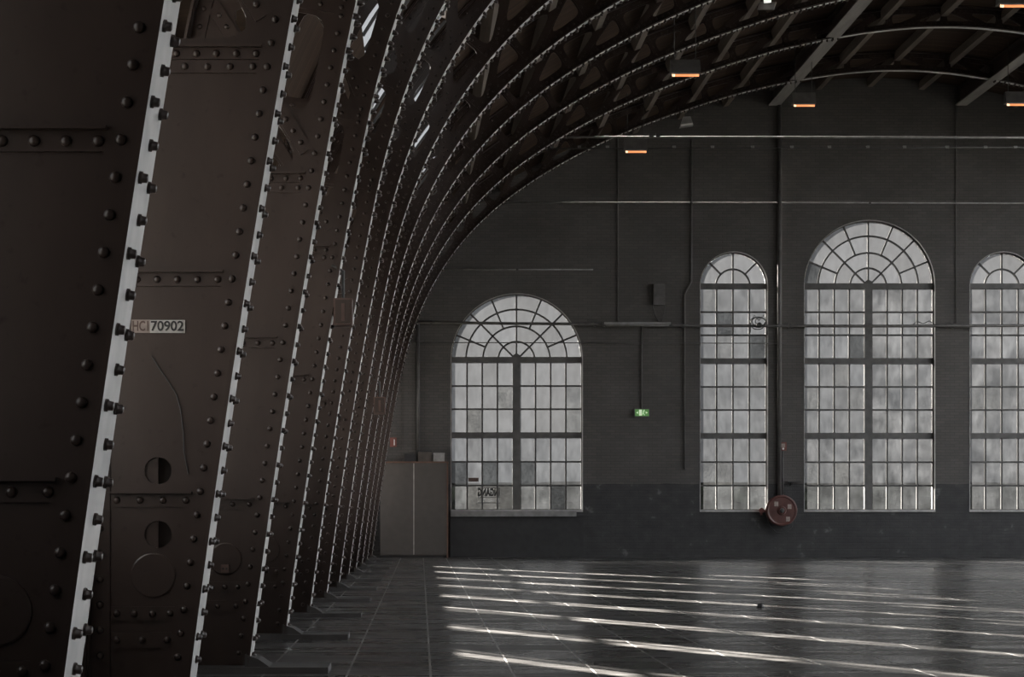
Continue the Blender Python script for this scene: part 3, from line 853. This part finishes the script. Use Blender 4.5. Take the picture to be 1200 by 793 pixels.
ORD = ['nearest the camera at the left edge of the photo', 'second from the camera, carrying the painted number plate', 'third from the camera along the left side',
       'fourth from the camera, brown box on its flange', 'fifth from the camera along the left side', 'sixth from the camera along the left side', 'seventh from the camera along the left side',
       'eighth from the camera, with a small box on its flange', 'fourth from the end wall', 'third from the end wall', 'second from the end wall', 'standing closest to the end wall']
RIBS = []
for n_, y in enumerate(RIB_Y):
    o = empty('arch_rib', (BX, y, 0)); RIBS.append(o)
    tag(o, 'riveted brown steel arch rib, ' + ORD[n_], 'arch', 'riveted arch ribs across the hall')
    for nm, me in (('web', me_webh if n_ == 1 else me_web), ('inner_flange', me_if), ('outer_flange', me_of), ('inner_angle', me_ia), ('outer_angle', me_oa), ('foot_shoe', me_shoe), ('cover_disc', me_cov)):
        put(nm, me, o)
    if n_ == 1:
        for z in (1.0, 1.325):
            part('backing_plate', MB().box(-1.43 - BX, -1.347 - BX, WT + .002, WT + .012, z - .09, z + .09), M['steel'], o)
            part('hole_shade_plate', MB().box(-1.46 - BX, -1.23 - BX, .12, .14, z - .14, z + .14), M['black'], o)  # black plate behind the hole, its deep shade put into the colour
    for me in me_st: put('stiffener', me, o)
    for me in me_di: put('diagonal_brace', me, o)
    for me in me_po: put('cross_brace', me, o)
    for me in me_bp: put('base_plate', me, o)
    ru = put('upper_rivets', me_ru, o); ru['kind'] = 'stuff'
    if n_ > 1:
        rl = put('lower_rivets', me_rl, o); rl['kind'] = 'stuff'
    else:
        for r in riv:
            if is_low(r):
                q = put('rivet', one_fl if is_fl(r) else one_web, o, (r[0] - BX, r[1], r[2]))
                q.rotation_euler = Vector(r[3]).to_track_quat('Z', 'Y').to_euler()

# ------------------------------------------------------------------ things on the ribs
def rib_pt(n_, px, py):                       # point on the web face of rib n_ seen at a pixel
    y = RIB_Y[n_] - WT; return Vector(((px - 493) * y / FPX, y, EYE + (603 - py) * y / FPX))
a = rib_pt(1, 154, 390); b = rib_pt(1, 217, 374.5)
npl = empty('number_plate', ((a.x + b.x) / 2, a.y, a.z)); tag(npl, 'small riveted-on plate reading HC170902 on the second arch rib', 'plate')
hw = (b.x - a.x) / 2; hh = b.z - a.z
part('worn_plate', MB().box(-hw, -hw * .30, -.006, 0, 0, hh), M['rust'], npl)
part('pale_plate', MB().box(-hw * .30, hw, -.007, 0, 0, hh * .97), M['pale'], npl)
def letters(txt, x0, x1, size, mat, root, y, z):
    me = text_mesh(txt, size, mat, bold=size * .02)
    xs_ = [v.co.x for v in me.vertices]; w_ = max(xs_) - min(xs_); c_ = (max(xs_) + min(xs_)) / 2
    k = (x1 - x0) / w_
    for v in me.vertices: v.co.x = (v.co.x - c_) * k
    return put('lettering', me, root, ((x0 + x1) / 2, y, z))
letters('HC1', -hw * .95, -hw * .36, hh * 1.05, M['boxbrown'], npl, -.0075, hh * .48)
letters('70902', -hw * .27, hw * .95, hh * 1.05, M['black'], npl, -.0085, hh * .48)
# dark cable hanging on the second rib
pts = [rib_pt(1, x, y) + Vector((0, -.012, 0)) for x, y in ((178, 417), (186, 430), (197, 446), (207, 462), (212, 480), (215, 505), (216, 530), (221, 555))]
hc = part('hanging_cable', MB().tube(pts, .0035, 6), M['black'])
tag(hc, 'thin dark cable hanging down the face of the second arch rib', 'cable')
sb = empty('socket_box', rib_pt(2, 264, 666)); tag(sb, 'small two-hole socket box low on the third arch rib', 'socket')
part('box_body', MB().box(-.028, .028, -.03, 0, -.028, .028), M['boxbrown'], sb)
for s in (-1, 1): part('socket_hole', MB().lathe([(.008, 0), (.008, .004)], (s * .012, -.03, 0), (0, -1, 0), 10), M['black'], sb)
def junction(n_, px, py, w, h, label):
    y = RIB_Y[n_] - .14; c = Vector(((px - 493) * y / FPX, y, EYE + (603 - py) * y / FPX))
    o = empty('junction_box', c); tag(o, label, 'junction box')
    part('box_body', MB().box(0, w, -.05, .2, 0, h), M['boxbrown'], o)
    part('box_cover', MB().box(w * .1, w * .9, -.058, -.05, h * .06, h * .94), M['steel'], o)
    part('cover_strip', MB().box(w * .42, w * .60, -.064, -.058, h * .15, h * .8), M['boxbrown'], o)
    part('conduit', MB().tube([(w * .5, .05, h), (w * .5, .05, h + .25), (-.02, .05, h + .3)], .014, 8), M['iron'], o)
junction(3, 391, 381, .165, .235, 'brown junction box on the flange of the fourth arch rib')
junction(7, 438, 485, .19, .28, 'small brown junction box on a distant rib, left of the cabinet')

# ------------------------------------------------------------------ cabinet by the end wall, boxes on it
cb = empty('cabinet', (WX(446), YW - .5, 0)); tag(cb, 'tall two-door grey-brown cabinet beside the arched window', 'cabinet')
cw = WX(525) - WX(446); chh = WZ(541)
D_ = .48
part('body', MB().box(0, cw - .04, .02, D_, .06, chh - .04), M['cab'], cb)
part('side_panel', MB().box(cw - .04, cw, -.01, D_, 0, chh - .04), M['cabedge'], cb)
part('top', MB().box(-.02, cw + .01, -.02, D_, chh - .04, chh), M['cabedge'], cb)
mid = WX(485) - WX(446)
for x0, x1 in ((.0, mid - .012), (mid + .012, cw - .045)):
    dr = part('door', MB().box(x0, x1, 0, .02, .08, chh - .05), M['cab'], cb)
    hx = x1 - .05 if x0 == 0 else x0 + .05
    part('handle', MB().tube([(hx, -.0, 1.1), (hx, -.03, 1.1), (hx, -.03, 1.25), (hx, 0, 1.25)], .006, 6), M['iron'], dr)
part('joint_strip', MB().box(mid - .012, mid + .012, -.004, .02, .08, chh - .05), M['slit'], cb)
part('plinth', MB().box(.03, cw - .06, .04, D_, 0, .06), M['black'], cb)
def carton(name, px0, px1, py0, mat, label, lid, dy):
    k = FPX / (YW - .4)
    x0, x1 = (px0 - 493) / k, (px1 - 493) / k; h = (541 - py0) / KW
    o = empty(name, ((x0 + x1) / 2, YW - .3 + dy, chh)); tag(o, label, 'box')
    w = (x1 - x0) / 2
    part('box_body', MB().box(-w, w, -.1, .12, 0, h - .03), mat, o)
    part('lid', MB().box(-w - .008, w + .008, -.108, .128, h - .03, h), lid, o)
carton('storage_box', 474, 487, 532, M['carddark'], 'low black box on the cabinet, left of the brown carton', M['black'], 0)
carton('storage_box', 490, 506, 528.5, M['card'], 'tallest brown carton in the middle of the cabinet top', M['carddark'], .02)
carton('storage_box', 508, 521, 531, M['cardlight'], 'pale grey box at the right end of the cabinet top', M['cardlight'], -.02)
# flat pilaster strip and call point on the wall to the left
pil = part('trim_1', MB().box(WX(473.5), WX(487), YW - .05, YW, 0, WZ(380)), M['brick'])
tag(pil, 'flat brick pilaster behind the cabinet', 'pilaster', kind='structure')
cs = empty('fire_call_plate', (WX(461), YW - .02, WZ(518))); tag(cs, 'small red plate with a white bar on the wall above the cabinet', 'sign')
part('plate_body', MB().box(-.085, .085, -.03, .02, -.12, .12), M['redbox'], cs)
part('white_bar', MB().box(.01, .035, -.033, -.03, -.08, .07), M['white'], cs)

# ------------------------------------------------------------------ pipes, conduits and cables on the end wall
def pipe(name, pts, r, label, cat='pipe', mat='pipe', clips=None, n=8):
    o = part(name, MB().tube(pts, r, n), M[mat], None, True); tag(o, label, cat)
    if clips:
        for c in clips:
            part('pipe_clip', MB().box(c[0] - .03, c[0] + .03, min(c[1], YW) - .02, YW, c[2] - r - .015, c[2] + r + .015), M['iron'], o)
    return o
def H(py, xs, y, sag=0.0):
    return [(WX(x), YW - y, WZ(py) - sag * math.sin(PI * k / (len(xs) - 1))) for k, x in enumerate(xs)]
xs = [487, 528, 606, 683, 700]
pipe('service_pipe', [(WX(487), YW - .12, WZ(378)), (WX(606), YW - .12, WZ(379.5)), (WX(690), YW - .12, WZ(380)), (WX(820), YW - .12, WZ(382)), (WX(1019), YW - .12, WZ(382.5)), (WX(1420), YW - .12, WZ(381))],
     .038, 'dark horizontal pipe crossing all the arched windows', clips=[(WX(x), YW - .12, WZ(y)) for x, y in ((505, 378.4), (697, 380.2), (800, 381.8), (925, 382.3), (1115, 382))])
pipe('steel_wire', [(WX(470), YW - .1, WZ(401.5)), (WX(920), YW - .1, WZ(402.5))], .012, 'thin horizontal wire just below the window pipe', 'wire', 'iron')
pipe('conduit', [(WX(505), YW - .03, WZ(316)), (WX(695), YW - .03, WZ(316))], .018, 'short pale conduit above the leftmost arched window', 'conduit', 'galv', [(WX(606), YW - .03, WZ(316))])
pipe('conduit', [(WX(560), YW - .03, WZ(237.5)), (WX(1420), YW - .03, WZ(238.5))], .018, 'long pale conduit just above the tallest window', 'conduit', 'galv', [(WX(810), YW - .03, WZ(238)), (WX(1019), YW - .03, WZ(238))])
pipe('drop_pipe', [(WX(913), YW - .07, WZ(118)), (WX(913), YW - .07, WZ(592))], .055, 'thick dark vertical pipe left of the tallest window', clips=[(WX(913), YW - .07, WZ(y)) for y in (150, 240, 330, 420)])
pipe('drop_conduit', [(WX(810), YW - .04, WZ(165)), (WX(810), YW - .04, WZ(330)), (WX(802), YW - .04, WZ(345)), (WX(802), YW - .04, WZ(550))], .022, 'vertical conduit just left of the narrow arched window', 'conduit')
pipe('drop_conduit', [(WX(724), YW - .03, WZ(125)), (WX(724), YW - .03, WZ(380))], .015, 'thin vertical conduit above the fluorescent batten', 'conduit')
pipe('drop_conduit', [(WX(752), YW - .03, WZ(380)), (WX(752), YW - .03, WZ(479))], .018, 'thin vertical conduit feeding the green exit sign', 'conduit')
pipe('drop_conduit', [(WX(1120), YW - .03, WZ(105)), (WX(1120), YW - .03, WZ(378))], .012, 'thin vertical conduit between the tallest and rightmost windows', 'conduit')
pipe('drop_pipe', [(WX(490), YW - .09, WZ(378)), (WX(490), YW - .09, WZ(541))], .042, 'dark vertical pipe rising behind the cabinet boxes')
pipe('drop_conduit', [(WX(917), YW - .04, WZ(528)), (WX(917), YW - .04, WZ(582))], .02, 'short conduit between red call box and hose reel', 'conduit')
# tie rods in front of the last rib
yr = 50.9; kr = FPX / yr
tr_ = pipe('tie_rod', [((655 - 493) / kr, yr, EYE + (603 - 160.5) / kr), ((1450 - 493) / kr, yr, EYE + (603 - 161.5) / kr)], .026, 'straight pale tie rod spanning the hall high before the end wall', 'rod', 'galv')
cbw = pipe('suspended_cable', [((640 - 493) / kr, yr, EYE + (603 - 174) / kr), ((900 - 493) / kr, yr, EYE + (603 - 173) / kr), ((1450 - 493) / kr, yr, EYE + (603 - 172.5) / kr)], .018, 'thin dark cable with small clips just below the tie rod', 'cable', 'iron')
for x in (647, 679, 712, 745, 790, 835, 882, 928, 972, 1017, 1060, 1110, 1155, 1190):
    part('cable_clip', MB().box((x - 493) / kr - .04, (x - 493) / kr + .04, yr - .03, yr + .03, EYE + (603 - 173) / kr - .01, EYE + (603 - 173) / kr + .045), M['galv'], cbw)
for x in (763, 771):
    part('turnbuckle', MB().box((x - 493) / kr - .05, (x - 493) / kr + .05, yr - .05, yr + .05, EYE + (603 - 160.5) / kr - .02, EYE + (603 - 160.5) / kr + .09), M['iron'], tr_)

# batten on the pipe
bt = empty('fluorescent_batten', (WX(746), YW - .2, WZ(380.5))); tag(bt, 'long pale fluorescent batten hung on the pipe between the windows', 'lamp')
w = WX(785) - WX(746)
part('housing', MB().box(-w, w, -.05, .05, -.01, .05), M['galv'], bt)
part('tube', MB().tube([(-w + .05, 0, -.035), (w - .05, 0, -.035)], .018, 10), M['sill'], bt, True)
for s in (-1, 1):
    part('end_cap', MB().box(s * w - .03, s * w + .03, -.045, .045, -.06, .052), M['iron'], bt)
    part('bracket', MB().box(s * w * .7 - .015, s * w * .7 + .015, .03, .2, -.0, .03), M['iron'], bt)
# exit sign
ex = empty('exit_sign', (WX(752), YW - .05, WZ(483.5))); tag(ex, 'lit green emergency exit sign with running figure', 'exit sign')
w, h = 9 / KW, 4.8 / KW
part('housing', MB().plate([(-w, -h), (w, -h), (w, h), (-w, h)], [[(-w + .018, -h + .018), (w - .018, -h + .018), (w - .018, h - .018), (-w + .018, h - .018)]], -.03, .05), M['frame'], ex)
part('green_panel', MB().box(-w + .018, w - .018, -.015, .04, -h + .018, h - .018), M['exit'], ex)
part('door_symbol', MB().box(-.075, .0, -.018, -.015, -.075, .075), M['exitwhite'], ex)
fig = MB()
fig.lathe([(.014, 0), (.014, .003)], (.055, -.015, .06), (0, -1, 0), 10)
for q in ([(.03, .045), (.06, .05), (.045, -.01), (.025, -.01)], [(.03, -.01), (.045, -.01), (.075, -.065), (.06, -.07)], [(.025, -.01), (.04, -.01), (.01, -.055), (.0, -.045)], [(.055, .045), (.06, .03), (.095, .01), (.09, .0)]):
    fig.plate(q, [], -.018, -.015)
part('running_figure', fig, M['exitwhite'], ex)
part('arrow', MB().plate([(.10, -.03), (.15, 0), (.10, .03)], [], -.018, -.015), M['exitwhite'], ex)
part('arrow', MB().plate([(-.15, 0), (-.10, -.03), (-.10, .03)], [], -.018, -.015), M['exitwhite'], ex)
# grey box with a looped cable
gb = empty('cable_box', (WX(772), YW, WZ(349))); tag(gb, 'grey wall box with a looped cable, right of the leftmost window', 'box')
part('box_body', MB().box(-.15, .15, -.14, 0, -.19, .35), M['pipe'], gb)
part('box_lid', MB().box(-.12, .12, -.15, -.14, .0, .31), M['frame'], gb)
part('cable_loop', MB().tube([(-.1, -.08, .32), (-.2, -.08, .36), (-.24, -.07, .2), (-.2, -.06, -.1), (-.1, -.06, -.45), (.0, -.06, -.66)], .014, 6), M['iron'], gb, True)
part('cable_loop', MB().tube([(.12, -.08, -.1), (.16, -.08, -.25), (.1, -.06, -.5), (.04, -.06, -.66)], .01, 6), M['iron'], gb, True)
# coil of cable on the pipe in front of window 2
cc = empty('cable_coil', (WX(888), YW - .16, WZ(379))); tag(cc, 'tangled black cable coil hung on the pipe before the narrow window', 'cable')
for k, (r, dx, dz) in enumerate(((.17, 0, .02), (.13, .04, .03), (.2, -.03, -.01))):
    part('coil_turn', MB().tube([(dx + r * math.cos(t) * (1 + .12 * math.sin(3 * t)), .02 * math.sin(2 * t) - .02 * k, dz + r * .8 * math.sin(t)) for t in np.linspace(0, 2 * PI, 24, endpoint=False)], .012, 6, True), M['black'], cc, True)
part('plug', MB().lathe([(.07, 0), (.07, .08), (.04, .11)], (0, -.02, -.06), (0, -1, 0), 12), M['black'], cc)
for s, l in ((-1, .25), (1, .32)):
    part('cable_tail', MB().tube([(0, -.03, .06), (s * .12, -.03, .2), (s * .2, -.03, .05), (s * .22, -.03, -l)], .01, 6), M['black'], cc, True)
pipe('draped_cable', [(WX(1068), YW - .17, WZ(381)), (WX(1073), YW - .17, WZ(377)), (WX(1080), YW - .17, WZ(380)), (WX(1087), YW - .17, WZ(376.5)), (WX(1094), YW - .17, WZ(381)), (WX(1112), YW - .17, WZ(379))], .011,
     'loose black cable draped over the pipe at the tallest window', 'cable', 'black', n=6)
# flood lamp by the roof on the wall
fx = empty('flood_lamp', (WX(800), YW - .75, WZ(150))); tag(fx, 'small pale flood lamp on a bracket under the last arch', 'lamp')
part('bracket_arm', MB().tube([(-.02, .75, .38), (-.02, .05, .38), (-.02, .0, .12)], .02, 8), M['iron'], fx)
part('cross_bar', MB().tube([(-.34, .05, .32), (.2, .05, .32), (.2, .05, -.1)], .012, 6), M['iron'], fx)
part('lamp_head', MB().hexa([(-.17, -.1, -.13), (.17, -.1, -.08), (.17, .1, -.08), (-.17, .1, -.13)], [(-.08, -.07, .14), (.1, -.07, .15), (.1, .07, .15), (-.08, .07, .14)]), M['cardlight'], fx)
part('lens', MB().hexa([(-.16, -.105, -.12), (.16, -.105, -.075), (.15, -.10, -.02), (-.14, -.10, -.06)], [(-.16, -.11, -.12), (.16, -.11, -.075), (.15, -.105, -.02), (-.14, -.105, -.06)]), M['white'], fx)
# hose reel and call box
hr = empty('hose_reel', (WX(914), YW, WZ(598))); tag(hr, 'round red fire hose reel on the wall beside the tallest window', 'hose reel')
part('reel_disc', MB().lathe([(.39, 0), (.40, .015), (.39, .03), (.36, .035), (.33, .02), (.12, .02), (.1, .05), (.05, .055)], (0, -.26, 0), (0, -1, 0), 36), M['red'], hr, False)
part('reel_back', MB().lathe([(.39, 0), (.39, .03)], (0, -.06, 0), (0, -1, 0), 36), M['red'], hr)
part('hose_winding', MB().lathe([(.30, 0), (.33, .02), (.33, .12), (.30, .15)], (0, -.1, 0), (0, -1, 0), 32), M['black'], hr)
part('hub', MB().lathe([(.06, 0), (.06, .07), (.03, .09)], (0, -.28, 0), (0, -1, 0), 16), M['iron'], hr)
for sx, sz in ((.2, .1), (-.14, .17), (.16, -.22)):
    part('reflective_spot', MB().box(sx - .05, sx + .05, -.284, -.279, sz - .06, sz + .06), M['rust'], hr)  # reflective spots of the disc, put in as flat pale pieces
part('loose_hose', MB().tube([(.3, -.16, -.2), (.28, -.16, -.42), (.1, -.16, -.58), (-.12, -.16, -.57), (-.3, -.16, -.4), (-.34, -.16, -.2)], .016, 8), M['black'], hr, True)
va = part('valve', MB().tube([(-.36, -.12, -.02), (-.5, -.12, -.02), (-.5, -.12, -.12)], .032, 10), M['redbox'], hr)
part('valve_wheel', MB().lathe([(.07, 0), (.07, .03)], (-.5, -.15, .0), (0, -1, 0), 12), M['redbox'], va)
part('mounting_bracket', MB().box(-.06, .06, -.08, 0, -.3, .42), M['iron'], hr)
cbx = empty('call_box', (WX(917), YW, WZ(523))); tag(cbx, 'small red alarm call box above the hose reel', 'call box')
part('box_body', MB().box(-.09, .09, -.1, 0, -.11, .11), M['redbox'], cbx)
part('glass_plate', MB().box(-.05, .05, -.106, -.1, -.03, .07), M['rust'], cbx)
part('button', MB().lathe([(.025, 0), (.025, .02)], (0, -.1, -.06), (0, -1, 0), 12), M['white'], cbx)
sk = empty('coat_shelf', (WX(930), YW, WZ(564.5))); tag(sk, 'small black bracket shelf above the hose reel, left of the tallest window', 'bracket')
part('shelf_plate', MB().box(-.16, .16, -.12, 0, -.012, .012), M['black'], sk)
part('bracket', MB().hexa([(-.1, -.1, -.012), (-.08, -.1, -.012), (-.08, 0, -.012), (-.1, 0, -.012)], [(-.1, -.01, -.1), (-.08, -.01, -.1), (-.08, 0, -.1), (-.1, 0, -.1)]), M['black'], sk)
# notice in window 1 (read from outside, so mirrored here)
nz_ = empty('door_notice', (WX(573), YW + .195, WZ(580))); tag(nz_, 'white notice in the leftmost window, reading INGANG from outside', 'notice')
w = 13.5 / KW
part('sheet', MB().box(-w, w, 0, .004, -9.5 / KW, 9.5 / KW), M['sheet'], nz_)
for z0, z1 in ((8.3, 9.0), (-3.0, -2.4), (-9.3, -8.6)):
    part('rule', MB().box(-w * .98, w * .98, -.002, 0, z0 / KW, z1 / KW), M['black'], nz_)
me = text_mesh('INGANG', .27, M['black'], mirror=True, bold=.012)
xs_ = [v.co.x for v in me.vertices]; k = (2 * w * .96) / (max(xs_) - min(xs_)); c_ = (max(xs_) + min(xs_)) / 2
for v in me.vertices: v.co.x = (v.co.x - c_) * k
put('lettering', me, nz_, (0, -.002, 2.9 / KW))
sk2 = part('window_sticker', MB().box(WX(549), WX(561), YW + .196, YW + .2, WZ(564), WZ(559.5)), M['boxbrown'])
tag(sk2, 'small brown sticker on a pane of the leftmost window', 'sticker')

# ------------------------------------------------------------------ infrared heaters hung from the roof
def heater(px, py, yd, length, label, hot):
    k = FPX / yd; x = (px - 493) / k; z = EYE + (603 - py) / k
    o = empty('infrared_heater', (x, yd, z)); tag(o, label, 'heater', 'glowing heaters under the vault')
    h = length / 2
    part('housing', MB().hexa([(-h * 1.12, -.12, .03), (h * 1.12, -.12, .03), (h * 1.12, .16, .03), (-h * 1.12, .16, .03)],
                              [(-h * 1.1, -.02, .30), (h * 1.1, -.02, .30), (h * 1.1, .12, .30), (-h * 1.1, .12, .30)]), M['pipe'], o)
    part('reflector', MB().hexa([(-h, -.10, .0), (h, -.10, .0), (h, -.085, .0), (-h, -.085, .0)], [(-h, -.10, .03), (h, -.10, .03), (h, -.085, .03), (-h, -.085, .03)]), M['galv'], o)
    part('glowing_element', MB().tube([(-h * .8, -.06, -.012), (h, -.06, -.012)], .03, 10), M['glow'], o, True)
    part('glowing_tip', MB().tube([(-h, -.06, -.012), (-h * .8, -.06, -.012)], .03, 10), M['glowhot'], o, True)
    top = out_z_at(x) - z
    for s in (-1, 1): part('hanger', MB().tube([(s * h * .8, .05, .3), (s * h * .8, .05, top)], .008, 6), M['iron'], o)
heater(803, 88, 41.2, .52, 'glowing heater with a grey housing hung left of the pale girder', 0)
heater(942, 123.5, 49.2, .48, 'glowing heater just below the end of the left pale girder', 0)
heater(745, 177.5, 49.2, .48, 'glowing heater hung lowest, just below the suspended cable', 1)
heater(1190, 7, 39.9, .60, 'glowing heater at the top right corner near the ridge', 1)
heater(1192, 122.5, 49.2, .50, 'glowing heater at the right edge under the right girder', 0)
yf = 37.0; k = FPX / yf
lf = empty('roof_lamp', ((898 - 493) / k, yf, EYE + (603 - 4) / k)); tag(lf, 'small roof lamp with a brown tray at the top edge', 'lamp')
part('tray', MB().hexa([(-.17, -.1, -.14), (.12, -.1, -.14), (.2, .15, .05), (-.09, .15, .05)], [(-.17, -.1, -.12), (.12, -.1, -.12), (.2, .15, .07), (-.09, .15, .07)]), M['girder'], lf)
part('tube', MB().tube([(-.05, -.06, .02), (.07, -.06, .03)], .03, 8), M['tube'], lf, True)
top = out_z_at(lf.location.x) - lf.location.z
part('hanger', MB().tube([(.05, .1, .06), (.05, .1, top)], .012, 6), M['iron'], lf)

# small dark scrap on the floor
k = 1.1 * FPX / (712 - 603)
fd = part('floor_scrap', MB().lathe([(.04, 0), (.045, .015), (.035, .04), (.012, .05)], ((891 - 493) * k / FPX, k, 0), (0, 0, 1), 9), M['black'])
tag(fd, 'small dark lump lying on the sunlit floor', 'debris')
